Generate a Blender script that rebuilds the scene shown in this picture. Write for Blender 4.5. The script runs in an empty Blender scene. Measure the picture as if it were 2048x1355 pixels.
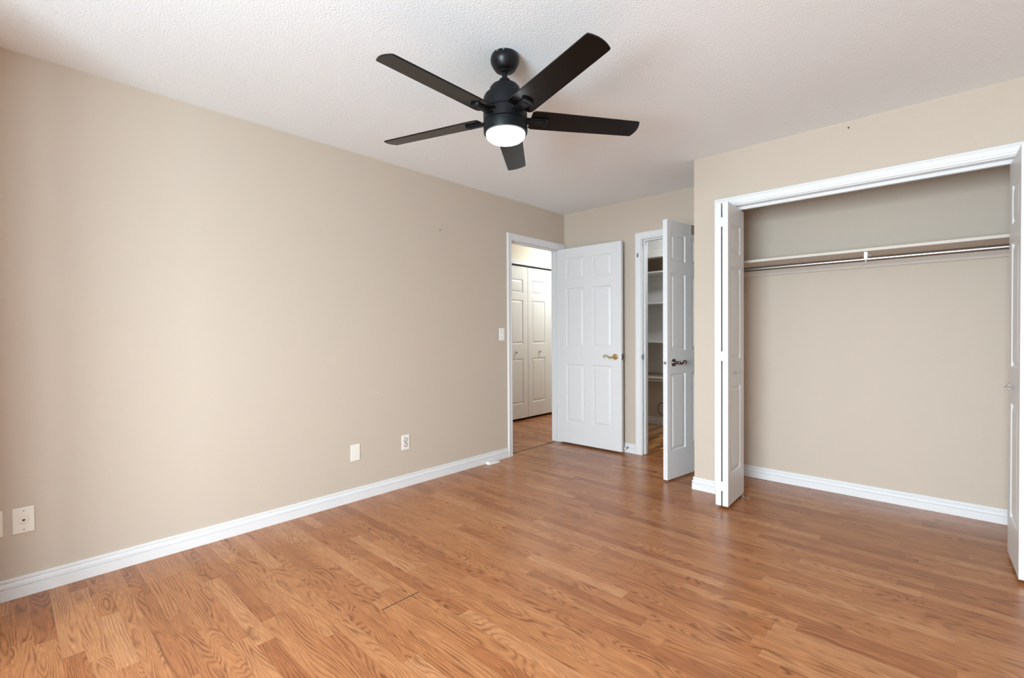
import bpy, math, random
from mathutils import Vector, Matrix

random.seed(7)
S = bpy.context.scene
COL = S.collection
R = math.radians

# ------------------------------------------------------------------ camera
CAM_POS = Vector((3.0686, 0.0, 1.1702))
YAW, PITCH, ROLL = 0.74803, 0.012391, -0.0062395
FPX = 946.93
F = Vector((-math.sin(YAW) * math.cos(PITCH), math.cos(YAW) * math.cos(PITCH), -math.sin(PITCH)))
R0 = Vector((math.cos(YAW), math.sin(YAW), 0))
U0 = R0.cross(F)
RV = R0 * math.cos(ROLL) + U0 * math.sin(ROLL)
UV = -R0 * math.sin(ROLL) + U0 * math.cos(ROLL)
cd = bpy.data.cameras.new('camera')
cd.sensor_width = 36.0
cd.lens = FPX * 36.0 / 2048.0
cd.clip_start = 0.02
cam = bpy.data.objects.new('camera', cd)
COL.objects.link(cam)
mw = Matrix((RV, UV, -F)).transposed().to_4x4()
mw.translation = CAM_POS
cam.matrix_world = mw
S.camera = cam

# ------------------------------------------------------------------ light and exposure
S.view_settings.view_transform = 'Standard'
S.view_settings.look = 'None'
S.view_settings.exposure = -0.33
S.view_settings.gamma = 1.0
S.view_settings.use_curve_mapping = False
try:
    S.cycles.max_bounces = 16
    S.cycles.diffuse_bounces = 10
    S.cycles.glossy_bounces = 6
    S.cycles.sample_clamp_indirect = 3.0
    S.cycles.use_denoising = True
except Exception:
    pass

SKY = 66.0            # radiance of the bright overcast sky outside the window
GROUND = 46.0         # radiance of the sunlit ground outside
w = bpy.data.worlds.new('world')
S.world = w
w.use_nodes = True
nt = w.node_tree
nt.nodes.clear()
wo = nt.nodes.new('ShaderNodeOutputWorld')
bg = nt.nodes.new('ShaderNodeBackground')
tc = nt.nodes.new('ShaderNodeTexCoord')
sx = nt.nodes.new('ShaderNodeSeparateXYZ')
rmp = nt.nodes.new('ShaderNodeValToRGB')
mr = nt.nodes.new('ShaderNodeMapRange')
mr.inputs['From Min'].default_value = -0.15
mr.inputs['From Max'].default_value = 0.15
rmp.color_ramp.elements[0].color = (GROUND * 0.81, GROUND * 1.0, GROUND * 1.13, 1)
rmp.color_ramp.elements[1].color = (SKY * 0.87, SKY * 1.0, SKY * 1.09, 1)
nt.links.new(tc.outputs['Generated'], sx.inputs[0])
nt.links.new(sx.outputs['Z'], mr.inputs['Value'])
nt.links.new(mr.outputs[0], rmp.inputs[0])
nt.links.new(rmp.outputs[0], bg.inputs['Color'])
nt.links.new(bg.outputs[0], wo.inputs[0])
bg.inputs['Strength'].default_value = 1.0

# room measures (metres).  x: away from the left wall, y: towards the closet, z: up
H = 2.44
Y_REAR, X_RIGHT = -0.52, 4.75
Y_WIN, X_ADDED_BAY = -1.60, 0.95     # unseen window recess, added to shade the near end of the left wall
Y_BACK = 4.147            # wall with the small open door
Y_CLF, X_CLC = 3.504, 1.667   # closet front face and its outer corner
Y_CLB = 4.104             # closet back face
X_HALL = -1.12
WIN = (1.75, 3.25, 0.50, 2.15)    # window in the rear wall: x0, x1, z0, z1

def portal(name, loc, rot, sx_, sy_):
    l = bpy.data.lights.new(name, 'AREA')
    l.shape = 'RECTANGLE'
    l.size, l.size_y = sx_, sy_
    l.cycles.is_portal = True
    o = bpy.data.objects.new(name, l)
    o.location = loc
    o.rotation_euler = rot
    COL.objects.link(o)
portal('window_portal', ((WIN[0] + WIN[1]) / 2, Y_WIN - 0.14, (WIN[2] + WIN[3]) / 2), (R(90), 0, 0), WIN[1] - WIN[0], WIN[3] - WIN[2])

LENS_EMIT = 18.0
HALL_EMIT = 70.0
PANTRY_FILL_EMIT = 115.0  # strength of the fill lamp added in the pantry

# ------------------------------------------------------------------ materials
def mat(name, col, rough=0.5, metal=0.0, spec=0.5, coat=0.0, emit=None, es=0.0, bump=None, trans=0.0, ior=1.45):
    m = bpy.data.materials.new(name)
    m.use_nodes = True
    n = m.node_tree.nodes
    b = n['Principled BSDF']
    b.inputs['Base Color'].default_value = (*col, 1)
    b.inputs['Roughness'].default_value = rough
    b.inputs['Metallic'].default_value = metal
    b.inputs['Specular IOR Level'].default_value = spec
    b.inputs['Coat Weight'].default_value = coat
    b.inputs['Transmission Weight'].default_value = trans
    b.inputs['IOR'].default_value = ior
    if emit:
        b.inputs['Emission Color'].default_value = (*emit, 1)
        b.inputs['Emission Strength'].default_value = es
    if bump:
        sc, st, dist, det = bump
        g = n.new('ShaderNodeNewGeometry')
        nz = n.new('ShaderNodeTexNoise')
        nz.inputs['Scale'].default_value = sc
        nz.inputs['Detail'].default_value = det
        bp = n.new('ShaderNodeBump')
        bp.inputs['Strength'].default_value = st
        bp.inputs['Distance'].default_value = dist
        L = m.node_tree.links
        L.new(g.outputs['Position'], nz.inputs['Vector'])
        L.new(nz.outputs['Fac'], bp.inputs['Height'])
        L.new(bp.outputs[0], b.inputs['Normal'])
    return m

M = {}
M['wall'] = mat('beige_wall_paint', (0.535, 0.460, 0.380), 0.62, spec=0.3, bump=(150, 0.25, 0.0012, 3))
M['ceil'] = mat('white_textured_ceiling', (0.84, 0.885, 0.905), 0.9, spec=0.1, bump=(120, 0.7, 0.0025, 4))
M['cream'] = mat('cream_hall_paint', (0.86, 0.815, 0.70), 0.7, spec=0.2)
M['white'] = mat('white_semigloss_paint', (0.73, 0.735, 0.738), 0.33, spec=0.5)
M['door'] = mat('white_door_paint', (0.70, 0.707, 0.712), 0.38, spec=0.5, bump=(60, 0.08, 0.0006, 3))
M['shelf'] = mat('painted_closet_shelf', (0.62, 0.56, 0.49), 0.5)
M['plate'] = mat('ivory_plastic', (0.80, 0.77, 0.70), 0.35)
M['whplate'] = mat('white_plastic', (0.84, 0.84, 0.83), 0.35)
M['slot'] = mat('dark_slot', (0.05, 0.045, 0.04), 0.6)
M['shadowgap'] = mat('dark_track_and_gap_shade', (0.02, 0.018, 0.016), 0.7)  # hall track and floor joints; also paints the shade inside the hall cupboard
M['black'] = mat('satin_black_metal', (0.004, 0.004, 0.005), 0.35, spec=0.35)
M['housing'] = mat('matte_black_housing', (0.004, 0.005, 0.0065), 0.45, spec=0.26)
M['blade'] = mat('black_wood_blade', (0.003, 0.0025, 0.0022), 0.27, spec=0.32)
M['lens'] = mat('lit_opal_lens', (0.9, 0.9, 0.9), 0.3, emit=(0.93, 0.97, 1.0), es=LENS_EMIT)
M['halllens'] = mat('lit_warm_dome', (0.9, 0.9, 0.9), 0.3, emit=(0.93, 0.97, 1.0), es=HALL_EMIT)
M['pantryfill'] = mat('pantry_fill_dome', (0.9, 0.9, 0.9), 0.3, emit=(0.92, 0.97, 1.0), es=PANTRY_FILL_EMIT)
M['brass'] = mat('polished_brass', (0.74, 0.60, 0.30), 0.22, metal=1.0)
M['bronze'] = mat('dark_pewter', (0.16, 0.14, 0.135), 0.28, metal=1.0)
M['steel'] = mat('satin_steel', (0.62, 0.60, 0.58), 0.28, metal=1.0)
M['rod'] = mat('chrome_rod', (0.36, 0.35, 0.34), 0.28, metal=1.0)
M['nickel'] = mat('aged_nickel', (0.45, 0.44, 0.42), 0.35, metal=1.0)
M['mirror'] = mat('polished_hook_plate', (0.8, 0.78, 0.75), 0.08, metal=1.0)
M['clear'] = mat('clear_acrylic', (0.96, 0.96, 0.96), 0.05, trans=0.85, ior=1.49)
M['cable'] = mat('black_cable', (0.012, 0.012, 0.012), 0.5)
M['grayw'] = mat('grey_white_board', (0.66, 0.665, 0.67), 0.5)
M['rubber'] = mat('white_rubber', (0.8, 0.8, 0.8), 0.6)

def node_tools(m):
    t = m.node_tree
    def math_(op, a, b=None, c=None):
        n = t.nodes.new('ShaderNodeMath')
        n.operation = op
        for i, v in enumerate((a, b, c)):
            if v is None:
                continue
            if isinstance(v, (int, float)):
                n.inputs[i].default_value = v
            else:
                t.links.new(v, n.inputs[i])
        return n.outputs[0]
    def comb(x, y, z):
        n = t.nodes.new('ShaderNodeCombineXYZ')
        for i, v in enumerate((x, y, z)):
            if isinstance(v, (int, float)):
                n.inputs[i].default_value = v
            else:
                t.links.new(v, n.inputs[i])
        return n.outputs[0]
    def white(v):
        n = t.nodes.new('ShaderNodeTexWhiteNoise')
        n.noise_dimensions = '3D'
        t.links.new(v, n.inputs['Vector'])
        s = t.nodes.new('ShaderNodeSeparateColor')
        t.links.new(n.outputs['Color'], s.inputs[0])
        return s.outputs[0], s.outputs[1], s.outputs[2]
    def noise(v, det=2.0, rough=0.5):
        n = t.nodes.new('ShaderNodeTexNoise')
        n.inputs['Scale'].default_value = 1.0
        n.inputs['Detail'].default_value = det
        n.inputs['Roughness'].default_value = rough
        t.links.new(v, n.inputs['Vector'])
        return n.outputs['Fac']
    def ramp(f, stops):
        n = t.nodes.new('ShaderNodeValToRGB')
        e = n.color_ramp.elements
        while len(e) < len(stops):
            e.new(0.5)
        for el, (p_, c) in zip(e, stops):
            el.position = p_
            el.color = (*c, 1)
        t.links.new(f, n.inputs[0])
        return n.outputs[0]
    def mix(f, a, b, mode='MIX'):
        n = t.nodes.new('ShaderNodeMix')
        n.data_type = 'RGBA'
        n.blend_type = mode
        for k, v in ((0, f), (6, a), (7, b)):
            if isinstance(v, (int, float)):
                n.inputs[k].default_value = v
            elif isinstance(v, tuple):
                n.inputs[k].default_value = (*v, 1)
            else:
                t.links.new(v, n.inputs[k])
        return n.outputs[2]
    return math_, comb, white, noise, ramp, mix

def floor_material(name, along_x=True, strip=0.0633, y0=1.082, stops=None, line=(0.165, 0.055, 0.019), rough=0.26, lines=1.0):
    m = bpy.data.materials.new(name)
    m.use_nodes = True
    t = m.node_tree
    b = t.nodes['Principled BSDF']
    ma, comb, white, noise, ramp, mix = node_tools(m)
    g = t.nodes.new('ShaderNodeNewGeometry')
    s = t.nodes.new('ShaderNodeSeparateXYZ')
    t.links.new(g.outputs['Position'], s.inputs[0])
    X, Y = (s.outputs[0], s.outputs[1]) if along_x else (s.outputs[1], s.outputs[0])
    u = ma('DIVIDE', ma('SUBTRACT', Y, y0), strip)
    i = ma('FLOOR', u)
    r1, r2, r3 = white(comb(i, 3.7, 1.1))
    Li = ma('ADD', ma('MULTIPLY', r2, 0.35), 0.42)
    j = ma('FLOOR', ma('ADD', ma('DIVIDE', X, Li), ma('MULTIPLY', r1, 37.0)))
    a1, a2, a3 = white(comb(i, j, 5.3))
    # cathedral figure: contour lines of a smooth stretched field, different in each strip
    gx = ma('ADD', X, ma('MULTIPLY', a1, 43.0))
    gy = ma('ADD', Y, ma('MULTIPLY', a2, 3.0))
    f1 = noise(comb(ma('MULTIPLY', gx, 1.9), ma('MULTIPLY', gy, 12.0), ma('MULTIPLY', a3, 31.0)), 1.0, 0.45)
    wob = noise(comb(ma('MULTIPLY', gx, 7.0), ma('MULTIPLY', gy, 50.0), 2.0), 2.0)
    kA = ma('ADD', ma('MULTIPLY', a3, 22.0), 5.0)
    kB = ma('MULTIPLY', ma('SUBTRACT', 1.15, a3), 84.0)
    ph = ma('ADD', ma('ADD', ma('MULTIPLY', f1, kA), ma('MULTIPLY', gy, kB)), ma('MULTIPLY', wob, 0.7))
    fr = ma('FRACT', ph)
    tri = ma('POWER', ma('SUBTRACT', 1.0, ma('ABSOLUTE', ma('SUBTRACT', ma('MULTIPLY', fr, 2.0), 1.0))), 1.6)
    fade = noise(comb(ma('MULTIPLY', gx, 5.0), ma('MULTIPLY', gy, 30.0), 7.0), 1.0)
    fade = ma('MULTIPLY', ma('MULTIPLY_ADD', fade, 2.6, -0.65), ma('MULTIPLY_ADD', a2, 0.5, 0.65))
    fade = ma('MINIMUM', ma('MAXIMUM', fade, 0.25), 1.0)
    grain = ma('MULTIPLY', ma('MULTIPLY', tri, fade), 1.0 * lines)
    pores = noise(comb(ma('MULTIPLY', gx, 14.0), ma('MULTIPLY', gy, 420.0), 0.0), 2.0, 0.6)
    tone = ramp(a2, stops)
    big = noise(comb(ma('MULTIPLY', gx, 1.3), ma('MULTIPLY', gy, 6.0), 4.0), 1.0)
    tone = mix(ma('MULTIPLY', big, 0.5), tone, mix(0.5, tone, line))
    c1 = mix(grain, tone, line)
    pr = t.nodes.new('ShaderNodeMapRange')
    t.links.new(pores, pr.inputs['Value'])
    pr.inputs['From Min'].default_value = 0.3
    pr.inputs['From Max'].default_value = 0.7
    pr.inputs['To Min'].default_value = 0.72
    pr.inputs['To Max'].default_value = 1.18
    cc = t.nodes.new('ShaderNodeCombineColor')
    for k in range(3):
        t.links.new(pr.outputs[0], cc.inputs[k])
    c2 = mix(1.0, c1, cc.outputs[0], 'MULTIPLY')
    # the fine joint between strips
    du = ma('ABSOLUTE', ma('SUBTRACT', ma('FRACT', u), 0.5))
    joint = ma('GREATER_THAN', du, 0.487)
    c3 = mix(ma('MULTIPLY', joint, 0.35), c2, (0.16, 0.06, 0.025))
    t.links.new(c3, b.inputs['Base Color'])
    rn = noise(comb(ma('MULTIPLY', X, 3.0), ma('MULTIPLY', Y, 3.0), 0.0), 2.0)
    t.links.new(ma('MULTIPLY_ADD', rn, 0.10, rough - 0.05), b.inputs['Roughness'])
    b.inputs['Specular IOR Level'].default_value = 0.36
    bp = t.nodes.new('ShaderNodeBump')
    bp.inputs['Strength'].default_value = 0.12
    bp.inputs['Distance'].default_value = 0.0006
    t.links.new(pores, bp.inputs['Height'])
    t.links.new(bp.outputs[0], b.inputs['Normal'])
    return m

M['floor'] = floor_material('oak_laminate', stops=[(0.0, (0.53, 0.250, 0.112)), (0.25, (0.47, 0.200, 0.079)), (0.8, (0.415, 0.163, 0.061)), (1.0, (0.345, 0.122, 0.044))])
M['floor2'] = floor_material('old_hardwood_strip', along_x=False, strip=0.057, y0=0.0,
                             stops=[(0.0, (0.70, 0.36, 0.11)), (0.4, (0.48, 0.20, 0.055)), (0.8, (0.30, 0.105, 0.03)), (1.0, (0.20, 0.07, 0.02))],
                             line=(0.16, 0.06, 0.02), rough=0.25)

gm = bpy.data.materials.new('window_glass')
gm.use_nodes = True
gn = gm.node_tree
gn.nodes.clear()
go_ = gn.nodes.new('ShaderNodeOutputMaterial')
gmix = gn.nodes.new('ShaderNodeMixShader')
gtr = gn.nodes.new('ShaderNodeBsdfTransparent')
ggl = gn.nodes.new('ShaderNodeBsdfGlossy')
ggl.inputs['Roughness'].default_value = 0.02
gmix.inputs[0].default_value = 0.06
gn.links.new(gtr.outputs[0], gmix.inputs[1])
gn.links.new(ggl.outputs[0], gmix.inputs[2])
gn.links.new(gmix.outputs[0], go_.inputs[0])
M['glass'] = gm

# ------------------------------------------------------------------ mesh helpers
class MB:
    def __init__(self):
        self.v, self.f = [], []
    def quad(self, *ps):
        n = len(self.v)
        self.v += [tuple(p_) for p_ in ps]
        self.f.append(tuple(range(n, n + len(ps))))
        return self
    def box(self, x0, x1, y0, y1, z0, z1, b=0.0):
        n = len(self.v)
        if b <= 0:
            self.v += [(x0, y0, z0), (x1, y0, z0), (x1, y1, z0), (x0, y1, z0), (x0, y0, z1), (x1, y0, z1), (x1, y1, z1), (x0, y1, z1)]
            self.f += [tuple(n + k for k in q) for q in ((3, 2, 1, 0), (4, 5, 6, 7), (0, 1, 5, 4), (1, 2, 6, 5), (2, 3, 7, 6), (3, 0, 4, 7))]
            return self
        # chamfered box
        pts = []
        idx = {}
        for sx_ in (0, 1):
            for sy_ in (0, 1):
                for sz_ in (0, 1):
                    X_, Y_, Z_ = (x0, x1)[sx_], (y0, y1)[sy_], (z0, z1)[sz_]
                    dx, dy, dz = (b, -b)[sx_], (b, -b)[sy_], (b, -b)[sz_]
                    for a, pnt in enumerate(((X_, Y_ + dy, Z_ + dz), (X_ + dx, Y_, Z_ + dz), (X_ + dx, Y_ + dy, Z_))):
                        idx[(sx_, sy_, sz_, a)] = n + len(pts)
                        pts.append(pnt)
        self.v += pts
        I = idx
        for s_ in (0, 1):
            q = [I[(s_, 0, 0, 0)], I[(s_, 1, 0, 0)], I[(s_, 1, 1, 0)], I[(s_, 0, 1, 0)]]
            self.f.append(tuple(q if s_ else q[::-1]))
            q = [I[(0, s_, 0, 1)], I[(0, s_, 1, 1)], I[(1, s_, 1, 1)], I[(1, s_, 0, 1)]]
            self.f.append(tuple(q if s_ else q[::-1]))
            q = [I[(0, 0, s_, 2)], I[(1, 0, s_, 2)], I[(1, 1, s_, 2)], I[(0, 1, s_, 2)]]
            self.f.append(tuple(q if s_ else q[::-1]))
        for a in (0, 1):
            for c in (0, 1):
                self.f.append((I[(a, c, 0, 0)], I[(a, c, 0, 1)], I[(a, c, 1, 1)], I[(a, c, 1, 0)]))
                self.f.append((I[(a, 0, c, 0)], I[(a, 0, c, 2)], I[(a, 1, c, 2)], I[(a, 1, c, 0)]))
                self.f.append((I[(0, a, c, 1)], I[(0, a, c, 2)], I[(1, a, c, 2)], I[(1, a, c, 1)]))
                for e in (0, 1):
                    self.f.append((I[(a, c, e, 0)], I[(a, c, e, 1)], I[(a, c, e, 2)]))
        return self
    def lathe(self, prof, n=32, origin=(0, 0, 0), axis='z', closed=False):
        """prof: list of (radius, height) from one end to the other"""
        base = len(self.v)
        for r_, h_ in prof:
            for k in range(n):
                a = 2 * math.pi * k / n
                c, s_ = r_ * math.cos(a), r_ * math.sin(a)
                if axis == 'z':
                    p_ = (c, s_, h_)
                elif axis == 'y':
                    p_ = (c, h_, s_)
                else:
                    p_ = (h_, c, s_)
                self.v.append((p_[0] + origin[0], p_[1] + origin[1], p_[2] + origin[2]))
        for i in range(len(prof) - 1):
            for k in range(n):
                k2 = (k + 1) % n
                self.f.append((base + i * n + k, base + i * n + k2, base + (i + 1) * n + k2, base + (i + 1) * n + k))
        self.f.append(tuple(base + k for k in range(n))[::-1])
        self.f.append(tuple(base + (len(prof) - 1) * n + k for k in range(n)))
        return self
    def tube(self, pts, rad, n=10):
        """rad may be a number or list"""
        pts = [Vector(q) for q in pts]
        rads = rad if isinstance(rad, (list, tuple)) else [rad] * len(pts)
        base = len(self.v)
        up = None
        for i, q in enumerate(pts):
            t_ = (pts[min(i + 1, len(pts) - 1)] - pts[max(i - 1, 0)]).normalized()
            if up is None:
                up = Vector((0, 0, 1)) if abs(t_.z) < 0.9 else Vector((1, 0, 0))
            a = t_.cross(up)
            if a.length < 1e-6:
                a = t_.cross(Vector((1, 0, 0)))
            a.normalize()
            b_ = a.cross(t_).normalized()
            up = b_
            for k in range(n):
                th = 2 * math.pi * k / n
                self.v.append(tuple(q + a * (rads[i] * math.cos(th)) + b_ * (rads[i] * math.sin(th))))
        for i in range(len(pts) - 1):
            for k in range(n):
                k2 = (k + 1) % n
                self.f.append((base + i * n + k, base + i * n + k2, base + (i + 1) * n + k2, base + (i + 1) * n + k))
        self.f.append(tuple(base + k for k in range(n))[::-1])
        self.f.append(tuple(base + (len(pts) - 1) * n + k for k in range(n)))
        return self
    def prism(self, outline, z0, z1):
        n = len(outline)
        b_ = len(self.v)
        self.v += [(x, y, z0) for x, y in outline] + [(x, y, z1) for x, y in outline]
        self.f.append(tuple(b_ + k for k in range(n))[::-1])
        self.f.append(tuple(b_ + n + k for k in range(n)))
        for k in range(n):
            k2 = (k + 1) % n
            self.f.append((b_ + k, b_ + k2, b_ + n + k2, b_ + n + k))
        return self
    def xf(self, mtx):
        self.v = [tuple(mtx @ Vector(q)) for q in self.v]
        return self
    def build(self, name, material, parent=None, smooth=False, angle=35):
        import bmesh
        me = bpy.data.meshes.new(name)
        me.from_pydata(self.v, [], self.f)
        bm = bmesh.new()
        bm.from_mesh(me)
        bmesh.ops.recalc_face_normals(bm, faces=bm.faces)
        bm.to_mesh(me)
        bm.free()
        me.materials.append(material)
        o = bpy.data.objects.new(name, me)
        COL.objects.link(o)
        if parent is not None:
            o.parent = parent
        if smooth:
            for p_ in me.polygons:
                p_.use_smooth = True
            me.set_sharp_from_angle(angle=R(angle))
        return o

def tag(o, label, cat, group=None, kind=None):
    o['label'] = label
    o['category'] = cat
    if group:
        o['group'] = group
    if kind:
        o['kind'] = kind
    return o

def thing(name, label, cat, loc=(0, 0, 0), rz=0.0, group=None, kind=None):
    o = bpy.data.objects.new(name, None)
    o.empty_display_size = 0.1
    COL.objects.link(o)
    o.location = loc
    o.rotation_euler = (0, 0, rz)
    return tag(o, label, cat, group, kind)

def copy_tree(o, parent=None):
    c = o.copy()
    COL.objects.link(c)
    c.parent = parent
    for ch in list(o.children):
        copy_tree(ch, c)
    return c

# ------------------------------------------------------------------ the shell
def struct(name, mb, material, label, cat, smooth=False):
    return tag(mb.build(name, material, smooth=smooth), label, cat, kind='structure')

T = 0.115
# floors
XF0, XF1, YF0, YF1 = -1.35, X_RIGHT + T, Y_WIN - T, 6.2
fl = MB()
fl.box(-T / 2, XF1, YF0, Y_BACK, -0.08, 0.0)             # bedroom, closet
fl.box(XF0, -T / 2 - 0.004, YF0, YF1, -0.08, 0.0)        # hall beyond the doorway
struct('floor', fl, M['floor'], 'glossy reddish oak laminate floor of narrow strips', 'floor')
struct('floor_pantry', MB().box(-T / 2, 2.2, Y_BACK, YF1, -0.08, -0.002), M['floor2'], 'golden brown old hardwood strips beyond the narrow open door', 'floor')
struct('ceiling', MB().box(XF0, XF1, YF0, YF1, H, H + 0.1), M['ceil'], 'white ceiling with fine sprayed texture', 'ceiling')

D1 = (3.305, 4.070, 2.052)      # bedroom doorway in the left wall: y0, y1, top
D2 = (0.912, 1.545, 2.052)      # narrow doorway in the back wall: x0, x1, top
CL = (1.883, 3.408, 2.050)      # closet opening: x0, x1, top
struct('wall_left', MB().box(-T, 0, YF0, D1[0] - 0.018, 0, H).box(-T, 0, D1[1] + 0.018, Y_BACK + T, 0, H).box(-T, 0, D1[0] - 0.018, D1[1] + 0.018, D1[2] + 0.018, H),
       M['wall'], 'long beige wall with the doorway at its far end', 'wall')
struct('wall_back', MB().box(0, D2[0] - 0.018, Y_BACK, Y_BACK + T, 0, H).box(D2[1] + 0.018, X_CLC + T, Y_BACK, Y_BACK + T, 0, H).box(D2[0] - 0.018, D2[1] + 0.018, Y_BACK, Y_BACK + T, D2[2] + 0.018, H),
       M['wall'], 'beige wall behind the two open doors', 'wall')
struct('wall_closet_front', MB().box(X_CLC, CL[0] - 0.018, Y_CLF, Y_CLF + T, 0, H).box(CL[1] + 0.018, X_RIGHT, Y_CLF, Y_CLF + T, 0, H).box(CL[0] - 0.018, CL[1] + 0.018, Y_CLF, Y_CLF + T, CL[2] + 0.018, H),
       M['wall'], 'beige wall around the wide closet opening', 'wall')
struct('wall_closet_side', MB().box(X_CLC, X_CLC + T, Y_CLF + T, Y_BACK, 0, H), M['wall'], 'beige wall at the left end of the closet', 'wall')
struct('wall_closet_end', MB().box(3.53, 3.53 + T, Y_CLF + T, Y_CLB, 0, H), M['wall'], 'beige wall at the right end of the closet', 'wall')
struct('wall_closet_back', MB().box(X_CLC + T, 3.53 + T, Y_CLB, Y_CLB + T + 0.05, 0, H), M['wall'], 'beige wall inside the closet behind the hanging rod', 'wall')
rw = MB()
rw.box(0, X_ADDED_BAY, Y_WIN - T, Y_REAR, 0, H)  # side of the added recess, keeps window light off the near left wall
rw.box(X_ADDED_BAY, WIN[0], Y_WIN - T, Y_WIN, 0, H).box(WIN[1], X_RIGHT + T, Y_WIN - T, Y_WIN, 0, H)
rw.box(WIN[0], WIN[1], Y_WIN - T, Y_WIN, 0, WIN[2]).box(WIN[0], WIN[1], Y_WIN - T, Y_WIN, WIN[3], H)
struct('wall_rear', rw, M['wall'], 'beige wall behind the viewer with the wide window in an added recess', 'wall')
struct('wall_right', MB().box(X_RIGHT, X_RIGHT + T, Y_WIN, Y_CLF + T, 0, H), M['wall'], 'beige wall to the right of the viewer', 'wall')

# the hall and the pantry behind the doors
HB = (4.40, 5.425, 2.075)
struct('wall_hall_far', MB().box(X_HALL - T, X_HALL, YF0, HB[0], 0, H).box(X_HALL - T, X_HALL, HB[1], YF1, 0, H).box(X_HALL - T, X_HALL, HB[0], HB[1], HB[2], H),
       M['cream'], 'cream hall wall above the white folding doors', 'wall')
struct('wall_hall_cupboard', MB().box(X_HALL - T - 0.10, X_HALL - T - 0.07, HB[0] - 0.1, HB[1] + 0.1, 0, H).box(X_HALL - T - 0.07, X_HALL - T - 0.0005, HB[0] - 0.1, HB[0] - 0.07, 0, H).box(X_HALL - T - 0.07, X_HALL - T - 0.0005, HB[1] + 0.07, HB[1] + 0.1, 0, H), M['shadowgap'], 'hall cupboard back coloured near black as the shade behind the folding doors', 'wall')  # near-black colour stands in for shade in the gaps around the doors
struct('wall_hall_end', MB().box(X_HALL, -T, 5.75, 5.75 + T, 0, H), M['cream'], 'cream wall at the end of the hall', 'wall')
struct('wall_hall_near', MB().box(X_HALL, -T, 1.6, 1.6 + T, 0, H), M['cream'], 'cream wall at the near end of the hall', 'wall')
struct('wall_hall_side', MB().box(-T, 0, Y_BACK + T, YF1, 0, H), M['cream'], 'cream wall between the hall and the pantry', 'wall')
Y_IN, Y_PB = 5.20, 5.66
struct('wall_pantry_inner', MB().box(0, 0.25, Y_IN, Y_IN + 0.1, 0, H).box(1.15, 2.0, Y_IN, Y_IN + 0.1, 0, H).box(0.25, 1.15, Y_IN, Y_IN + 0.1, 2.06, H),
       M['grayw'], 'grey white wall above the inner cased opening', 'wall')
struct('wall_pantry_back', MB().box(0, 2.1, Y_PB, Y_PB + 0.1, 0, H), M['wall'], 'shaded beige wall behind the pantry shelves', 'wall')
struct('wall_pantry_right', MB().box(2.0, 2.1, Y_BACK + T, Y_PB, 0, H), M['wall'], 'beige wall at the right of the pantry', 'wall')

# ---- baseboards
BB = [(0.0, 0.0), (0.0145, 0.0), (0.0145, 0.046), (0.0065, 0.0490), (0.0065, 0.0512), (0.0135, 0.0530), (0.0125, 0.066), (0.0040, 0.0730), (0.0085, 0.0770), (0.0085, 0.0875), (0.0065, 0.0905), (0.0, 0.0905)]
def baseboard(name, path, label, zb=0.0):
    """path: floor points; the board stands to the right of the walking direction; mitred corners"""
    mb = MB()
    P_ = [Vector((a, b, 0)) for a, b in path]
    offs = []
    for i in range(len(P_)):
        ns = []
        if i > 0:
            d = (P_[i] - P_[i - 1]).normalized()
            ns.append(Vector((d.y, -d.x, 0)))
        if i < len(P_) - 1:
            d = (P_[i + 1] - P_[i]).normalized()
            ns.append(Vector((d.y, -d.x, 0)))
        if len(ns) == 2:
            m_ = (ns[0] + ns[1])
            m_ = m_ / (m_.length_squared / 2)
            offs.append(m_)
        else:
            offs.append(ns[0])
    n = len(BB)
    for i, q in enumerate(P_):
        for t_, z_ in BB:
            mb.v.append((q.x + offs[i].x * t_, q.y + offs[i].y * t_, z_ + zb))
    for i in range(len(P_) - 1):
        for k in range(n):
            k2 = (k + 1) % n
            mb.f.append((i * n + k, i * n + k2, (i + 1) * n + k2, (i + 1) * n + k))
    mb.f.append(tuple(range(n)))
    mb.f.append(tuple((len(P_) - 1) * n + k for k in range(n)))
    return struct(name, mb, M['white'], label, 'baseboard')
CW = 0.058
baseboard('baseboard_left', [(0, Y_REAR), (0, D1[0] - 0.005 - CW)], 'long white grooved baseboard along the left wall')
baseboard('baseboard_back', [(0.0, Y_BACK), (D2[0] - 0.008 - CW, Y_BACK)], 'short white baseboard between the two open doors')
baseboard('baseboard_closet_corner', [(X_CLC, Y_BACK), (X_CLC, Y_CLF), (CL[0] - 0.006 - CW, Y_CLF)], 'white baseboard wrapping the outer corner left of the closet')
baseboard('baseboard_closet_back', [(X_CLC + T, Y_CLF + T), (X_CLC + T, Y_CLB), (3.53, Y_CLB), (3.53, Y_CLF + T)], 'white baseboard around the inside of the closet')
baseboard('baseboard_right', [(CL[1] + 0.006 + CW, Y_CLF), (X_RIGHT, Y_CLF), (X_RIGHT, Y_WIN), (X_ADDED_BAY, Y_WIN), (X_ADDED_BAY, Y_REAR), (0.015, Y_REAR)], 'white baseboard along the right and rear walls')
baseboard('baseboard_pantry', [(0.0, Y_PB), (2.0, Y_PB)], 'white baseboard at the back of the pantry')

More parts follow.
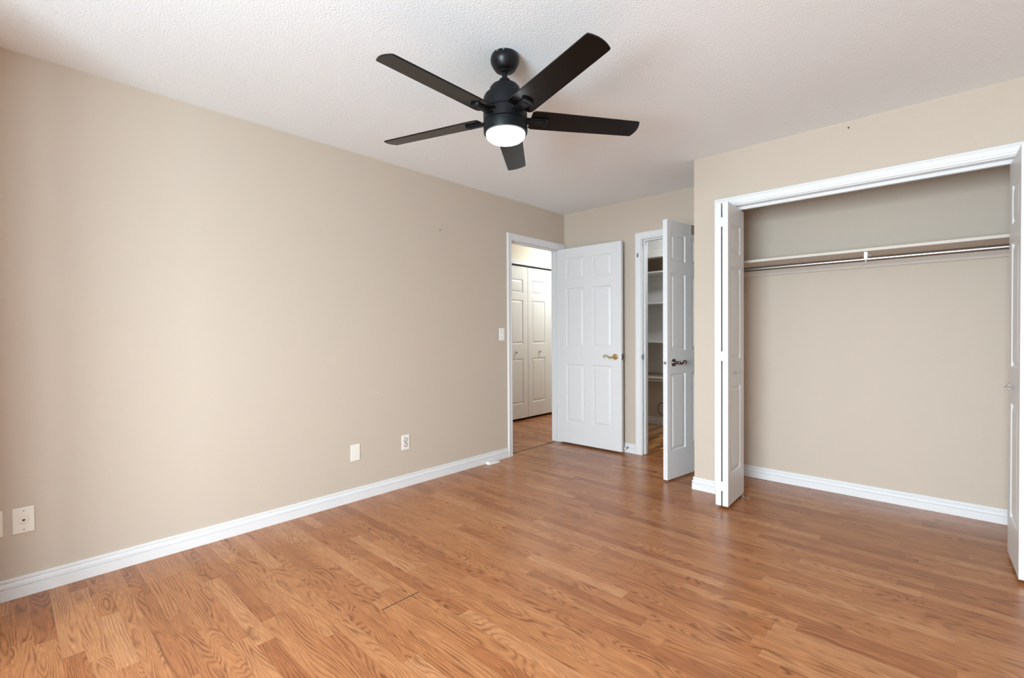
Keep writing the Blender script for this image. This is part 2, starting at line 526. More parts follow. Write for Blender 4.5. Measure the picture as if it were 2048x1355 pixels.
# ---- casings, jambs (mitred three-sided frames)
CP = [(0.0, 0.0), (0.0, 0.009), (0.004, 0.0115), (0.012, 0.0125), (0.018, 0.0105), (0.022, 0.0125), (0.036, 0.0150), (0.044, 0.0150), (0.047, 0.0175), (0.055, 0.0175), (0.058, 0.0150), (0.058, 0.0)]
def casing_mesh(a0, a1, top, gap, place, prof=CP, zb0=0.0, zb1=0.0):
    """place(a, z, d) -> world; a runs across the opening, d out of the wall"""
    mb = MB()
    n = len(prof)
    for (a, z, sa, sz) in ((a0, zb0, -1, 0), (a0, top, -1, 1), (a1, top, 1, 1), (a1, zb1, 1, 0)):
        for w_, d_ in prof:
            mb.v.append(tuple(place(a + sa * (gap + w_), z + sz * (gap + w_), d_)))
    for i in range(3):
        for k in range(n):
            k2 = (k + 1) % n
            mb.f.append((i * n + k, i * n + k2, (i + 1) * n + k2, (i + 1) * n + k))
    mb.f.append(tuple(range(n)))
    mb.f.append(tuple(3 * n + k for k in range(n)))
    return mb
def jamb_mesh(a0, a1, top, depth, place, stop=None, th=0.018):
    """lining boards through the wall and the stop strip"""
    mb = MB()
    def bx(al, ah, zl, zh, dl, dh):
        c = [place(a, z, d) for a in (al, ah) for z in (zl, zh) for d in (dl, dh)]
        n = len(mb.v)
        mb.v.extend(tuple(q) for q in c)
        for q in ((0, 1, 3, 2), (4, 5, 7, 6), (0, 1, 5, 4), (2, 3, 7, 6), (0, 2, 6, 4), (1, 3, 7, 5)):
            mb.f.append(tuple(n + k for k in q))
    bx(a0 - th, a0, 0, top + th, -depth, 0)
    bx(a1, a1 + th, 0, top + th, -depth, 0)
    bx(a0, a1, top, top + th, -depth, 0)
    if stop:
        s0, s1 = stop
        bx(a0, a0 + 0.011, 0, top - 0.011, -s1, -s0)
        bx(a1 - 0.011, a1, 0, top - 0.011, -s1, -s0)
        bx(a0, a1, top - 0.011, top, -s1, -s0)
    return mb

pl_left = lambda a, z, d: (d, a, z)
pl_hallside = lambda a, z, d: (-T - d, a, z)
pl_back = lambda a, z, d: (a, Y_BACK - d, z)
pl_clf = lambda a, z, d: (a, Y_CLF - d, z)
pl_hall = lambda a, z, d: (X_HALL + d, a, z)
pl_in = lambda a, z, d: (a, Y_IN - d, z)

t1 = thing('trim_1', 'white door frame around the hall doorway in the long wall', 'door frame', (0, D1[0], 0), kind='structure')
def rel(mb, o):
    return mb.xf(Matrix.Translation(-Vector(o.location)))
rel(casing_mesh(D1[0], D1[1], D1[2], 0.005, pl_left), t1).build('casing', M['white'], t1, True, 20)
rel(casing_mesh(D1[0], D1[1], D1[2], 0.005, pl_hallside), t1).build('casing', M['white'], t1, True, 20)
rel(jamb_mesh(D1[0], D1[1], D1[2], T, pl_left, (0.04, 0.075)), t1).build('jamb', M['white'], t1)
sp = rel(MB().box(-0.036, -0.003, D1[0] - 0.0005, D1[0] + 0.0015, 0.895, 0.955), t1).build('strike_plate', M['bronze'], t1)
sp['label'] = 'dark metal strike plate'

t2 = thing('trim_2', 'white door frame around the narrow doorway in the back wall', 'door frame', (D2[0], Y_BACK, 0), kind='structure')
rel(casing_mesh(D2[0], D2[1], D2[2], 0.007, pl_back), t2).build('casing', M['white'], t2, True, 20)
rel(jamb_mesh(D2[0], D2[1], D2[2], T, pl_back, (0.04, 0.075)), t2).build('jamb', M['white'], t2)
sp = rel(MB().box(D2[0] - 0.0005, D2[0] + 0.0015, Y_BACK + 0.004, Y_BACK + 0.036, 0.905, 0.965).box(D2[0] - 0.010, D2[0] + 0.001, Y_BACK + -0.004, Y_BACK + 0.006, 0.915, 0.955), t2).build('strike_plate', M['nickel'], t2)
sp['label'] = 'nickel strike plate'
hk = MB()
hk.box(D2[0] - 0.040, D2[0] - 0.030, Y_BACK - 0.019, Y_BACK - 0.014, 1.885, 1.925)
hk.tube([(D2[0] - 0.035, Y_BACK - 0.018, 1.915), (D2[0] - 0.035, Y_BACK - 0.032, 1.910), (D2[0] - 0.035, Y_BACK - 0.034, 1.895), (D2[0] - 0.035, Y_BACK - 0.028, 1.888)], 0.003, 8)
tag(hk.build('screw_hook', M['nickel'], smooth=True), 'small metal hook on the frame left of the narrow doorway', 'hook')

t3 = thing('trim_3', 'white moulded frame around the wide closet opening', 'closet frame', (CL[0], Y_CLF, 0), kind='structure')
rel(casing_mesh(CL[0], CL[1], CL[2], 0.006, pl_clf), t3).build('casing', M['white'], t3, True, 20)
rel(jamb_mesh(CL[0], CL[1], CL[2], T, pl_clf), t3).build('jamb', M['white'], t3)
rel(MB().box(CL[0] + 0.002, CL[1] - 0.002, Y_CLF + 0.045, Y_CLF + 0.070, CL[2] - 0.022, CL[2] - 0.001), t3).build('door_track', M['white'], t3)

t4 = thing('trim_4', 'white moulded frame above the hall folding doors', 'closet frame', (X_HALL, HB[0], 0), kind='structure')
cp4 = [(a * 1.35, b) for a, b in CP]
rel(casing_mesh(HB[0], HB[1], HB[2], 0.0, pl_hall, cp4), t4).build('casing', M['white'], t4, True, 20)
rel(jamb_mesh(HB[0] , HB[1], HB[2], T, pl_hall, th=0.0005), t4).build('jamb', M['white'], t4)
rel(MB().box(X_HALL - 0.06, X_HALL - 0.02, HB[0] + 0.001, HB[1] - 0.001, HB[2] - 0.014, HB[2] - 0.001), t4).build('door_track', M['shadowgap'], t4)

t5 = thing('trim_5', 'white moulding around the inner opening of the pantry', 'door frame', (0.25, Y_IN, 0), kind='structure')
cp5 = [(a * 1.35, b) for a, b in CP]
rel(casing_mesh(0.25, 1.15, 2.045, 0.0, pl_in, cp5), t5).build('casing', M['white'], t5, True, 20)
rel(jamb_mesh(0.25 , 1.15, 2.045, 0.10, pl_in, th=0.015), t5).build('jamb', M['white'], t5)

struct('trim_6', MB().box(-0.066, -0.052, D1[0], D1[1], -0.01, 0.0012), M['shadowgap'], 'dark open joint in the floor across the hall doorway', 'floor joint')
struct('trim_7', MB().box(D2[0], D2[1], Y_BACK - 0.004, Y_BACK + 0.020, -0.005, 0.003, 0.001), M['floor2'], 'thin wooden threshold strip under the narrow doorway', 'threshold')
struct('trim_8', MB().box(1.3000, 1.3045, 1.082, 1.272, -0.002, 0.0004), M['shadowgap'], 'short dark open joint between two floor boards', 'floor joint')

# ---- windows out of sight that light the room
def window(name, place, a0, a1, z0, z1, label):
    t = thing(name, label, 'window', place(a0, z0, 0), kind='structure')
    def bxm(al, ah, zl, zh, dl, dh):
        c = [place(a, z, d) for a in (al, ah) for z in (zl, zh) for d in (dl, dh)]
        lo = [min(q[i] for q in c) for i in range(3)]
        hi = [max(q[i] for q in c) for i in range(3)]
        return (lo[0], hi[0], lo[1], hi[1], lo[2], hi[2])
    fr = MB()
    f = 0.045
    for q in ((a0, a1, z0, z0 + f), (a0, a1, z1 - f, z1), (a0, a0 + f, z0 + f, z1 - f), (a1 - f, a1, z0 + f, z1 - f), ((a0 + a1) / 2 - f / 2, (a0 + a1) / 2 + f / 2, z0 + f, z1 - f)):
        fr.box(*bxm(*q, -0.09, -0.03))
    rel(fr, t).build('window_frame', M['white'], t)
    rel(MB().box(*bxm(a0 + f, a1 - f, z0 + f, z1 - f, -0.062, -0.058)), t).build('glass_pane', M['glass'], t)
    rel(MB().box(*bxm(a0 - 0.03, a1 + 0.03, z0 - 0.025, z0 - 0.001, 0.0005, 0.05)), t).build('window_sill', M['white'], t)
window('window_1', lambda a, z, d: (a, Y_WIN + d, z), *WIN, 'wide white window in the rear wall')

# ------------------------------------------------------------------ panel doors
def panel_leaf(w_, z0, z1, t_, cols, rows):
    """moulded door leaf: x 0..w_, y -t/2..t/2 ; raised panels with sunk borders on both faces"""
    mb = MB()
    rings = [(0.0, 0.0), (0.007, 0.0075), (0.014, 0.0080), (0.032, 0.0022), (0.035, 0.0015)]
    xs = sorted({0.0, w_} | {c for q in cols for c in q})
    zs = sorted({z0, z1} | {c for q in rows for c in q})
    for s_ in (-1, 1):
        y = s_ * t_ / 2
        for a, b_ in zip(xs[:-1], xs[1:]):
            for c, d in zip(zs[:-1], zs[1:]):
                if (a, b_) in cols and (c, d) in rows:
                    prev = None
                    for ins, dep in rings:
                        yy = y - s_ * dep
                        cur = [(a + ins, yy, c + ins), (b_ - ins, yy, c + ins), (b_ - ins, yy, d - ins), (a + ins, yy, d - ins)]
                        if prev:
                            for k in range(4):
                                k2 = (k + 1) % 4
                                mb.quad(prev[k], prev[k2], cur[k2], cur[k])
                        prev = cur
                    mb.quad(*prev)
                else:
                    mb.quad((a, y, c), (b_, y, c), (b_, y, d), (a, y, d))
    for a, b_ in zip(xs[:-1], xs[1:]):
        for z in (z0, z1):
            mb.quad((a, -t_ / 2, z), (b_, -t_ / 2, z), (b_, t_ / 2, z), (a, t_ / 2, z))
    for c, d in zip(zs[:-1], zs[1:]):
        for x in (0, w_):
            mb.quad((x, -t_ / 2, c), (x, t_ / 2, c), (x, t_ / 2, d), (x, -t_ / 2, d))
    return mb
def leaf(mb, name, parent):
    import bmesh
    o = mb.build(name, M['door'], parent)
    bm = bmesh.new()
    bm.from_mesh(o.data)
    bmesh.ops.remove_doubles(bm, verts=bm.verts, dist=1e-5)
    bmesh.ops.recalc_face_normals(bm, faces=bm.faces)
    bm.to_mesh(o.data)
    bm.free()
    bv = o.modifiers.new('soft_edges', 'BEVEL')
    bv.width = 0.0012
    bv.segments = 2
    bv.limit_method = 'ANGLE'
    bv.angle_limit = R(50)
    return o

def lever(parent, x, y, z, side, to, material):
    """side: +1/-1 face normal along y; to: direction of the lever along x"""
    L = thing('lever_handle', '', '', (x, y, z))
    for k in ('label', 'category'):
        del L[k]
    L.parent = parent
    s_ = side
    MB().lathe([(0.0295, 0.0), (0.0300, 0.003 * s_), (0.0280, 0.0065 * s_), (0.022, 0.008 * s_), (0.0205, 0.0105 * s_), (0.014, 0.012 * s_), (0.0115, 0.018 * s_), (0.0105, 0.040 * s_), (0.0125, 0.044 * s_), (0.0125, 0.056 * s_), (0.009, 0.061 * s_)], 28, axis='y').build('rosette', material, L, True, 40)
    cps = [(0.0, 0.0), (0.014, -0.004), (0.030, -0.009), (0.045, -0.007), (0.058, 0.001), (0.070, 0.010), (0.082, 0.015), (0.094, 0.014), (0.103, 0.007), (0.105, -0.002), (0.100, -0.009), (0.093, -0.009)]
    pts = []
    for k in range(len(cps) - 1):
        for q in range(3):
            f_ = q / 3
            pts.append((to * (cps[k][0] * (1 - f_) + cps[k + 1][0] * f_), 0.050 * s_, cps[k][1] * (1 - f_) + cps[k + 1][1] * f_))
    pts.append((to * cps[-1][0], 0.050 * s_, cps[-1][1]))
    n = len(pts)
    MB().tube(pts, [0.0095 - 0.0048 * min(1, i / (n * 0.55)) for i in range(n)], 12).build('lever', material, L, True, 60)
    return L

def strip_props(o):
    for k in ('label', 'category', 'group', 'kind'):
        if k in o:
            del o[k]

ROWS6 = [(0.235, 0.842), (1.024, 1.632), (1.730, 1.945)]
# bedroom door, folded back against the back wall
W1 = 0.742
d1 = thing('door_1', 'wide white six panel door with brass lever, folded back to the wall', 'door', (0.006, 4.0475, 0), R(1.1), kind='structure')
leaf(panel_leaf(W1, 0.018, 2.048, 0.035, [(0.100, 0.318), (0.418, 0.636)], ROWS6), 'door_leaf', d1)
lv = lever(d1, W1 - 0.065, -0.0175, 0.935, -1, -1, M['brass'])
lv['label'] = 'polished brass lever handle'
lever(d1, W1 - 0.065, 0.0175, 0.935, 1, -1, M['brass'])
MB().box(W1 - 0.0005, W1 + 0.0015, -0.0125, 0.0125, 0.905, 0.965).box(W1 + 0.0005, W1 + 0.013, -0.008, 0.008, 0.925, 0.945, 0.002).build('latch', M['bronze'], d1)
def hinge_pair(parent, x, y, zc, material):
    mb = MB()
    mb.lathe([(0.0045, zc - 0.045), (0.0055, zc - 0.043), (0.0055, zc + 0.043), (0.0045, zc + 0.045)], 12, (x, y, 0))
    mb.box(x - 0.001, x + 0.001, y, y + 0.030, zc - 0.044, zc + 0.044)
    return mb.build('hinge', material, parent, True)
hinge_pair(d1, -0.004, -0.019, 1.82, M['white'])
hinge_pair(d1, -0.004, -0.019, 0.33, M['white'])

# narrow door, standing open into the room
W2 = 0.617
a2_ = math.atan2(3.512 - 4.126, 1.450 - 1.538)
d2 = thing('door_2', 'narrow white six panel door with dark lever, standing ajar beside the closet', 'door', (1.5205, 4.1285, 0), a2_, kind='structure')
cols2 = [(0.052, 0.257), (0.358, 0.565)]
leaf(panel_leaf(W2, 0.014, 2.046, 0.038, cols2, ROWS6), 'door_leaf', d2)
# local +y points to -x of the room... the face towards the camera is local +y
lv = lever(d2, W2 - 0.085, 0.019, 0.930, 1, -1, M['bronze'])
lv['label'] = 'dark pewter lever handle'
lever(d2, W2 - 0.085, -0.019, 0.930, -1, -1, M['bronze'])
MB().lathe([(0.0125, W2 - 0.0005), (0.0125, W2 + 0.0012), (0.009, W2 + 0.0015)], 20, (0, 0, 0.930), axis='x').build('latch', M['nickel'], d2, True)
MB().box(W2 + 0.0014, W2 + 0.012, -0.0065, 0.0065, 0.922, 0.938, 0.002).build('latch_bolt', M['nickel'], d2)
hinge_pair(d2, -0.002, 0.020, 1.82, M['nickel'])
hinge_pair(d2, -0.002, 0.020, 0.33, M['nickel'])

# over-the-door hook plate on the top of the narrow door
hx = W2 - 0.343
om = thing('door_hook', 'shiny metal hook plate folded over the top of the narrow open door', 'hook', d2.location, a2_)
q = MB()
q.box(hx - 0.105, hx, 0.0195, 0.0215, 1.968, 2.0495)
q.box(hx - 0.105, hx, -0.0215, 0.0215, 2.0475, 2.0495)
q.box(hx - 0.105, hx, -0.0215, -0.0195, 1.90, 2.0495)
q.build('hook_plate', M['mirror'], om)
q = MB()
q.tube([(hx - 0.05, -0.022, 1.93), (hx - 0.05, -0.05, 1.925), (hx - 0.05, -0.062, 1.94), (hx - 0.05, -0.060, 1.955)], 0.004, 8).build('hook', M['mirror'], om, True)

# folding doors
def glass_knob(parent, x, y, z, side):
    K = bpy.data.objects.new('knob', None)
    COL.objects.link(K)
    K.parent = parent
    K.location = (x, y, z)
    K['label'] = 'small clear faceted knob with a dark screw'
    s_ = side
    MB().lathe([(0.008, 0.0), (0.008, 0.010 * s_), (0.0135, 0.014 * s_), (0.0155, 0.020 * s_), (0.0135, 0.026 * s_), (0.008, 0.0285 * s_)], 8, axis='y').build('grip', M['clear'], K)
    MB().lathe([(0.0035, 0.0005 * s_), (0.0035, 0.031 * s_), (0.0015, 0.0325 * s_)], 10, axis='y').build('screw', M['nickel'], K, True)

ROWSB = [(0.222, 0.802), (0.985, 1.605), (1.700, 1.895)]
def bifold(name, label, x_out, x_in, y_near, tilt, knob_side, width=0.378, ztop=2.020):
    """two leaves folded side by side; local origin: the fold (near) end"""
    D = thing(name, label, 'closet door', (x_in, y_near, 0), R(90) + tilt, kind='structure')
    th = 0.035
    # leading leaf runs away from the fold along local x
    leaf(panel_leaf(width, 0.019, ztop, th, [(0.068, 0.284)], ROWSB), 'door_panel', D)
    off = (x_in - x_out)            # along local y ( = -x of the room)
    o2 = leaf(panel_leaf(width, 0.019, ztop, th, [(0.068, 0.284)], ROWSB), 'door_panel', D)
    o2.location = (0.002, off, 0)
    o2.rotation_euler = (0, 0, R(1.0) * (1 if off > 0 else -1))
    for z in (0.150, 1.010, 1.890):
        m_ = MB()
        m_.lathe([(0.0040, z - 0.032), (0.0040, z + 0.032)], 10, (-0.001, off / 2, 0))
        m_.box(-0.0012, 0.0, off / 2 - 0.0075, off / 2 + 0.0075, z - 0.030, z + 0.030)
        m_.build('hinge', M['white'], D, True)
    glass_knob(D, 0.176, knob_side * th / 2, 0.893, knob_side)
    # guide pin up into the track
    MB().lathe([(0.005, ztop - 0.02), (0.005, ztop + 0.012), (0.008, ztop + 0.012), (0.008, ztop + 0.018)], 10, (width - 0.03, 0, 0)).build('guide_pin', M['steel'], D, True)
    return D
bL = bifold('door_3', 'white folding closet door folded together at the left of the opening', 1.9370, 1.9815, 3.228, R(2.6), -1)
bR = bifold('door_4', 'white folding closet door folded together at the right edge of the picture', 3.3625, 3.3180, 3.180, R(2.0), 1)

# ---- hall folding doors (closed)
hd = thing('door_5', 'pair of closed white folding doors across the hall', 'closet door', (X_HALL - 0.040, HB[0] + 0.006, 0), R(90), kind='structure')
ROWSH = [(0.225, 0.830), (1.025, 1.610), (1.705, 1.885)]
for k in range(2):
    y_ = k * 0.456
    o = leaf(panel_leaf(0.450 if k == 0 else 0.553, 0.032, 2.058, 0.035, [(0.088, 0.355)] if k == 0 else [(0.086, 0.366)], ROWSH), 'door_panel', hd)
    o.location = (y_, 0, 0)
    glass_knob(hd, y_ + (0.205 if k == 0 else 0.235), -0.0175, 0.912, -1)

# ------------------------------------------------------------------ closet fittings
t = thing('closet_shelf', 'beige painted closet shelf running from wall to wall above the rod', 'shelf', (X_CLC + T, Y_CLB, 1.70))
xa, xb = X_CLC + T + 0.001, 3.529
rel(MB().box(xa, xb, 3.800, Y_CLB - 0.001, 1.684, 1.703, 0.0015), t).build('shelf_board', M['shelf'], t)
rel(MB().box(xa, xb, Y_CLB - 0.020, Y_CLB - 0.001, 1.610, 1.6835, 0.001), t).build('back_cleat', M['shelf'], t)
rel(MB().box(xa, xa + 0.018, 3.810, Y_CLB - 0.021, 1.610, 1.6835, 0.001), t).build('side_cleat', M['shelf'], t)
rel(MB().box(xb - 0.018, xb, 3.810, Y_CLB - 0.021, 1.610, 1.6835, 0.001), t).build('side_cleat', M['shelf'], t)
bx_ = 2.66
br = MB()
br.box(bx_ - 0.009, bx_ + 0.009, 3.812, 3.815, 1.632, 1.6838)
br.box(bx_ - 0.009, bx_ + 0.009, 3.812, Y_CLB - 0.03, 1.6815, 1.6838)
br.tube([(bx_, 3.8135, 1.640), (bx_, 3.815, 1.628), (bx_, 3.822, 1.619), (bx_, 3.833, 1.6155), (bx_, 3.844, 1.620), (bx_, 3.850, 1.630), (bx_, 3.851, 1.640)], 0.0035, 8)
rel(br, t).build('rod_bracket', M['whplate'], t)
t = thing('hanging_rod', 'chrome hanging rod under the closet shelf', 'closet rod', (xa, 3.832, 1.636))
xr0, xr1 = xa + 0.0185, xb - 0.0185
rel(MB().tube([(xr0 + 0.001, 3.832, 1.636), (xr1 - 0.001, 3.832, 1.636)], 0.0158, 24), t).build('rod', M['rod'], t, True)
for x_ in (xr0 + 0.0005, xr1 - 0.0005):
    s_ = 1 if x_ < 2.5 else -1
    rel(MB().lathe([(0.028, x_), (0.028, x_ + 0.004 * s_), (0.021, x_ + 0.005 * s_), (0.021, x_ + 0.012 * s_)], 20, (0, 3.832, 1.636), axis='x'), t).build('end_socket', M['steel'], t, True)

fb = MB()
fb.box(1.965, 2.030, 3.548, 3.578, 0.0, 0.002).box(2.026, 2.029, 3.548, 3.578, 0.0, 0.014).box(1.965, 1.99, 3.548, 3.578, 0.0, 0.017)
tag(fb.build('floor_bracket', M['steel']), 'small metal floor bracket under the left folding closet door', 'bracket')

# ------------------------------------------------------------------ wall plates
def plate(name, label, cat, y, z, material, pw=0.071, ph=0.115, x=0.0, group=None):
    t = thing(name, label, cat, (x, y, z), group=group)
    MB().box(0, 0.0055, -pw / 2, pw / 2, -ph / 2, ph / 2, 0.0025).build('cover_plate', material, t)
    return t
def screws(t, zs, material=None, r_=0.0035):
    for z in zs:
        MB().lathe([(r_, 0.0055), (r_ * 0.9, 0.0068)], 12, (0, 0, z), axis='x').build('screw', material or M['nickel'], t, True)
t = plate('blank_plate', 'blank ivory wall plate left of the power outlet', 'wall plate', 1.679, 0.338, M['plate'])
screws(t, (0.042, -0.042), M['plate'])
t = plate('power_outlet', 'ivory duplex power outlet low on the long wall', 'outlet', 2.096, 0.339, M['plate'])
MB().lathe([(0.002, 0.0055), (0.002, 0.0068)], 10, (0, 0, 0), axis='x').build('screw', M['nickel'], t)
for dz in (0.0195, -0.0195):
    MB().lathe([(0.0165, 0.0050), (0.0165, 0.0072), (0.0155, 0.0080)], 24, (0, 0, dz), axis='x').build('socket', M['nickel'], t, True)
    MB().lathe([(0.0120, 0.0078), (0.0120, 0.0084)], 24, (0, 0, dz), axis='x').build('socket_face', M['plate'], t, True)
    MB().box(0.0083, 0.0087, -0.0065, -0.0045, dz - 0.001, dz + 0.0065).box(0.0083, 0.0087, 0.0045, 0.0065, dz - 0.001, dz + 0.0065).lathe([(0.0022, 0.0083), (0.0022, 0.0087)], 10, (0, 0, dz - 0.0065), axis='x').build('slots', M['slot'], t)
t = plate('telephone_jack', 'ivory telephone jack plate with a dark socket near the left edge', 'phone jack', 0.0565, 0.341, M['plate'])
screws(t, (0.042, -0.042), M['nickel'], 0.003)
MB().lathe([(0.0172, 0.0053), (0.0172, 0.0058)], 28, axis='x').build('jack_ring', M['nickel'], t, True)
MB().lathe([(0.0162, 0.0053), (0.0162, 0.0064), (0.0150, 0.0070)], 28, axis='x').build('jack_insert', M['plate'], t, True)
MB().box(0.0069, 0.0073, -0.0055, 0.0055, -0.001, 0.0055).box(0.0069, 0.0073, -0.0028, 0.0028, -0.0045, -0.001).build('jack_opening', M['slot'], t)
t = plate('cable_plate', 'ivory wall plate cut off by the left edge of the picture', 'wall plate', -0.0425, 0.342, M['plate'])
screws(t, (0.042, -0.042), M['plate'])
t = plate('light_switch', 'white light switch beside the hall doorway', 'light switch', 3.166, 1.160, M['whplate'])
MB().box(0.005, 0.0065, -0.0055, 0.0055, -0.013, 0.013, 0.0006).build('switch_collar', M['whplate'], t)
MB().prism([(0.006, -0.0035), (0.017, -0.003), (0.017, 0.003), (0.006, 0.0035)], -0.010, 0.001).build('toggle', M['whplate'], t)
screws(t, (0.030, -0.030), M['whplate'])

# nails left in the walls
tag(MB().lathe([(0.0015, 0.0), (0.0015, 0.010), (0.004, 0.0105), (0.004, 0.012)], 10, (0, 2.444, 2.014), axis='x').build('wall_nail', M['bronze']), 'small nail head high on the long left wall', 'nail')
tag(MB().lathe([(0.0015, 0.0), (0.0015, -0.010), (0.0045, -0.0105), (0.0045, -0.013)], 10, (2.609, Y_CLF, 2.397), axis='y').build('wall_nail', M['bronze']), 'small nail close to the ceiling above the closet', 'nail')
tag(MB().lathe([(0.004, 0.0), (0.004, 0.0015), (0.003, 0.0025)], 10, (0, 1.86, 0.741), axis='x').build('wall_anchor', M['plate']), 'tiny pale filled anchor hole in the middle of the long wall', 'wall anchor')

# ---- door stops
dst = MB()
ol = [(0.0, 0.0), (0.0, 0.045), (0.020, 0.045), (0.126, 0.041), (0.140, 0.034), (0.144, 0.022), (0.140, 0.010), (0.126, 0.002)]
nb = len(ol)
for x_, y_ in ol:
    dst.v.append((x_, y_, 0.0005))
for x_, y_ in ol:
    k = max(0.0, min(1.0, x_ / 0.144))
    ins = 0.006 if x_ < 0.03 else 0.003
    dst.v.append((x_ + (0.004 if x_ < 0.01 else -0.003), y_ * 0.80 + 0.0045, 0.024 - 0.016 * k))
dst.f.append(tuple(range(nb))[::-1])
dst.f.append(tuple(range(nb, 2 * nb)))
for k in range(nb):
    dst.f.append((k, (k + 1) % nb, nb + (k + 1) % nb, nb + k))
o = dst.build('door_wedge', M['whplate'])
o.location = (0.066, 2.930, 0)
o.rotation_euler = (0, 0, R(88))
tag(o, 'white plastic door wedge on the floor against the left baseboard', 'door wedge')

t = thing('spring_door_stop', 'small spring door stop on the baseboard behind the brass lever door', 'door stop', (0.765, Y_BACK - 0.0145, 0.052))
hel = [(0.006 * math.cos(a * 0.7), -0.004 - a * 0.0011, 0.006 * math.sin(a * 0.7)) for a in range(40)]
MB().tube(hel, 0.0013, 6).build('spring', M['nickel'], t, True)
MB().lathe([(0.008, -0.046), (0.009, -0.048), (0.009, -0.056), (0.006, -0.058)], 14, axis='y').build('rubber_tip', M['rubber'], t, True)
MB().lathe([(0.009, 0.0), (0.008, -0.004)], 14, axis='y').build('mount', M['nickel'], t, True)

# ------------------------------------------------------------------ pantry shelving
t = thing('pantry_shelves', 'white built-in pantry shelves seen through the narrow doorway', 'shelves', (0.06, Y_PB, 0.6))
rel(MB().box(0.02, 1.9, Y_PB - 0.018, Y_PB - 0.001, 0.66, 1.90), t).build('back_panel', M['grayw'], t)
for z in (1.905, 1.530, 1.062):
    rel(MB().box(0.02, 1.9, 5.36, Y_PB - 0.019, z - 0.018, z, 0.001), t).build('shelf', M['white'], t)
    rel(MB().box(0.02, 1.9, Y_PB - 0.036, Y_PB - 0.0185, z - 0.070, z - 0.0185), t).build('cleat', M['grayw'], t)
t = thing('wire_shelf', 'white wire shelf below the pantry shelves', 'shelf', (0.02, 5.36, 0.6))
ws = MB()
for k in range(8):
    y_ = 5.36 + k * 0.040
    ws.tube([(0.03, y_, 0.615), (1.9, y_, 0.615)], 0.0035, 6)
for k in range(74):
    x_ = 0.04 + k * 0.025
    ws.tube([(x_, 5.36, 0.6185), (x_, 5.645, 0.6185)], 0.0018, 5)
    ws.tube([(x_, 5.3585, 0.6185), (x_, 5.3585, 0.585)], 0.0018, 5)
ws.tube([(0.03, 5.36, 0.585), (1.9, 5.36, 0.585)], 0.004, 6)
rel(ws, t).build('wire_grid', M['white'], t)
rel(MB().box(0.03, 1.9, 5.645, 5.659, 0.59, 0.625), t).build('wall_rail', M['white'], t)
# black cable hanging in a loop
pts = []
loopx, loopz = 0.415, 0.215
for k in range(12):
    pts.append((0.452, 5.60, 0.6075 - k * 0.0256))
for k in range(22):
    a = R(60 + k * 15)
    pts.append((loopx + 0.020 + 0.062 * math.cos(a), 5.60 - k * 0.001, loopz + 0.075 * math.sin(a)))
tag(MB().tube(pts, 0.0042, 8).build('black_cable', M['cable'], smooth=True), 'black cable hanging in a loop under the wire shelf', 'cable')

def dome_lamp(name, loc, label, material, r_=0.15):
    t = thing(name, label, 'ceiling light', loc)
    MB().lathe([(r_, -0.0005), (r_, -0.018), (r_ - 0.01, -0.024)], 32).build('lamp_base', M['white'], t, True)
    MB().lathe([(r_ - 0.012, -0.0245), (r_ - 0.016, -0.045), (r_ * 0.72, -0.072), (r_ * 0.4, -0.088), (0.01, -0.094)], 32).build('lamp_shade', material, t, True)
dome_lamp('hall_ceiling_light', (-0.55, 5.42, H), 'round ceiling light at the end of the hall', M['halllens'], 0.20)
dome_lamp('pantry_fill_light', (1.2, 4.70, H), 'unseen round fill light added to brighten the pantry', M['pantryfill'], 0.12)  # added out of view so the pantry shelves show up

# ------------------------------------------------------------------ ceiling fan
FX, FY = 1.5657, 1.5836
fan = thing('ceiling_fan', 'black five blade ceiling fan with a glowing round light', 'ceiling fan', (FX, FY, H))
TL = Matrix.Rotation(-math.atan(0.01505), 4, 'Y') @ Matrix.Rotation(math.atan(0.00114), 4, 'X')
PV = Matrix.Translation((0, 0, -0.27)) @ TL @ Matrix.Translation((0, 0, 0.27))
def zf(z):
    return z - H
def prof(L):
    return [(a, zf(b)) for a, b in L]
can = MB().lathe(prof([(0.055, 2.4395), (0.0605, 2.4390), (0.0625, 2.434), (0.0655, 2.426), (0.0665, 2.416), (0.0650, 2.404), (0.058, 2.390), (0.050, 2.378), (0.044, 2.371), (0.038, 2.3675), (0.030, 2.3665)]), 40)
can = can.build('canopy', M['black'], fan, True, 50)
for a in (R(-78), R(-52)):
    sc = MB().lathe([(0.0035, 0.0), (0.0035, 0.003)], 8, axis='x')
    sc.xf(Matrix.Rotation(a, 4, 'Z') @ Matrix.Translation((0.0625, 0, zf(2.432))))
    sc.build('screw', M['steel'], can, True)
MB().lathe(prof([(0.018, 2.3600), (0.025, 2.3635), (0.027, 2.367), (0.0127, 2.3675)]), 24).build('hanger_ball', M['black'], fan, True)
MB().lathe(prof([(0.0127, 2.3665), (0.0127, 2.305)]), 20).xf(PV).build('downrod', M['black'], fan, True)
hs = MB().lathe(prof([(0.012, 2.331), (0.024, 2.330), (0.0255, 2.326), (0.027, 2.314), (0.034, 2.311), (0.046, 2.307), (0.060, 2.299), (0.069, 2.288), (0.0725, 2.272),
                      (0.0735, 2.264), (0.082, 2.261), (0.093, 2.254), (0.0985, 2.243), (0.1000, 2.226), (0.1000, 2.186), (0.0965, 2.184), (0.0965, 2.150)]), 48).xf(PV)
hs.build('motor_housing', M['housing'], fan, True, 30)
MB().lathe(prof([(0.0975, 2.180), (0.1005, 2.178), (0.1005, 2.134), (0.0975, 2.132)]), 48).xf(PV).build('rotor_ring', M['housing'], fan, True, 30)
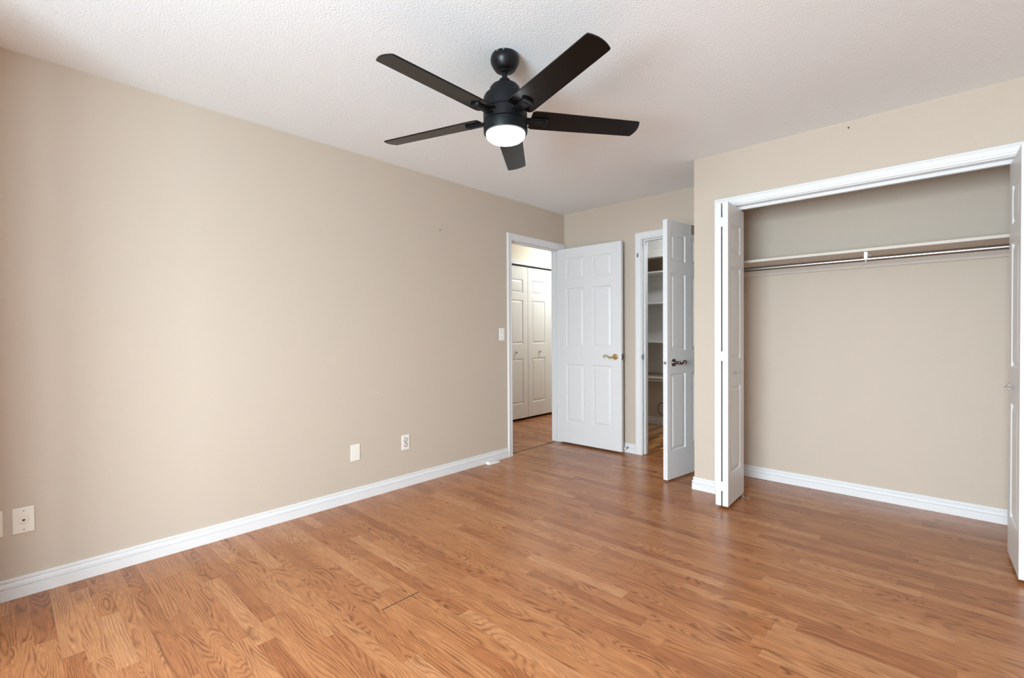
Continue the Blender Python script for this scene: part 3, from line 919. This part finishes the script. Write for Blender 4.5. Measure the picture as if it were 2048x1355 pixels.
MB().lathe(prof([(0.0960, 2.131), (0.1005, 2.129), (0.1005, 2.088), (0.0985, 2.083), (0.0940, 2.0815), (0.088, 2.0815)]), 48).xf(PV).build('light_kit_rim', M['housing'], fan, True, 30)
MB().lathe(prof([(0.0880, 2.086), (0.0890, 2.079), (0.0880, 2.071), (0.0840, 2.063), (0.0760, 2.056), (0.060, 2.0505), (0.036, 2.0475), (0.004, 2.0465)]), 48).xf(PV).build('light_lens', M['lens'], fan, True, 60)

# blade outline in its own plane (x out, y across)
def blade_mesh():
    out = []
    r0, r1 = 0.118, 0.662
    out += [(r0, -0.052), (r0 + 0.012, -0.0615), (r0 + 0.03, -0.0625)]
    n = 12
    for i in range(n + 1):
        f_ = i / n
        out.append((r0 + 0.05 + (0.632 - r0 - 0.05) * f_, -(0.0625 - 0.008 * f_)))
    for a in (-60, -30):
        out.append((0.638 + 0.009 * math.cos(R(a)), -0.0455 + 0.009 * math.sin(R(a))))
    m = 8
    for i in range(m + 1):
        f_ = -1 + 2 * i / m
        out.append((0.6465 + 0.0105 * (1 - f_ * f_), 0.0475 * f_))
    for a in (30, 60):
        out.append((0.638 + 0.009 * math.cos(R(a)), 0.0455 + 0.009 * math.sin(R(a))))
    for i in range(n + 1):
        f_ = 1 - i / n
        out.append((r0 + 0.05 + (0.632 - r0 - 0.05) * f_, (0.0625 - 0.008 * f_)))
    out += [(r0 + 0.03, 0.0625), (r0 + 0.012, 0.0615), (r0, 0.052)]
    return MB().prism(out, -0.003, 0.003)
def arm_mesh():
    m_ = MB()
    m_.box(0.092, 0.190, -0.022, 0.022, -0.0105, -0.0032, 0.002)
    m_.box(0.093, 0.182, -0.015, 0.015, -0.0145, -0.0100, 0.002)
    # raised lip at the outer end
    ol_ = [(0.186, -0.027), (0.196, -0.0255), (0.2025, -0.014), (0.204, 0.0), (0.2025, 0.014), (0.196, 0.0255), (0.186, 0.027)]
    m_.prism(ol_, -0.0125, -0.0032)
    return m_
ZB, BA, BP = 2.15605, -88.45, math.degrees(0.2052)
bm0, am0 = None, None
for k in range(5):
    Tm = PV @ Matrix.Translation((0, 0, zf(ZB))) @ Matrix.Rotation(R(BA + 72 * k), 4, 'Z') @ Matrix.Rotation(-R(BP), 4, 'X')
    if k == 0:
        b_ = blade_mesh().build('blade', M['blade'], fan)
        bm0 = b_
        bv = b_.modifiers.new('soft_edges', 'BEVEL')
        bv.width = 0.0012
        bv.segments = 2
        bv.limit_method = 'ANGLE'
        a_ = arm_mesh().build('blade_arm', M['housing'], b_)
        am0 = a_
    else:
        b_ = bm0.copy()
        COL.objects.link(b_)
        a_ = am0.copy()
        COL.objects.link(a_)
        a_.parent = b_
    b_.parent = fan
    b_.matrix_local = Tm
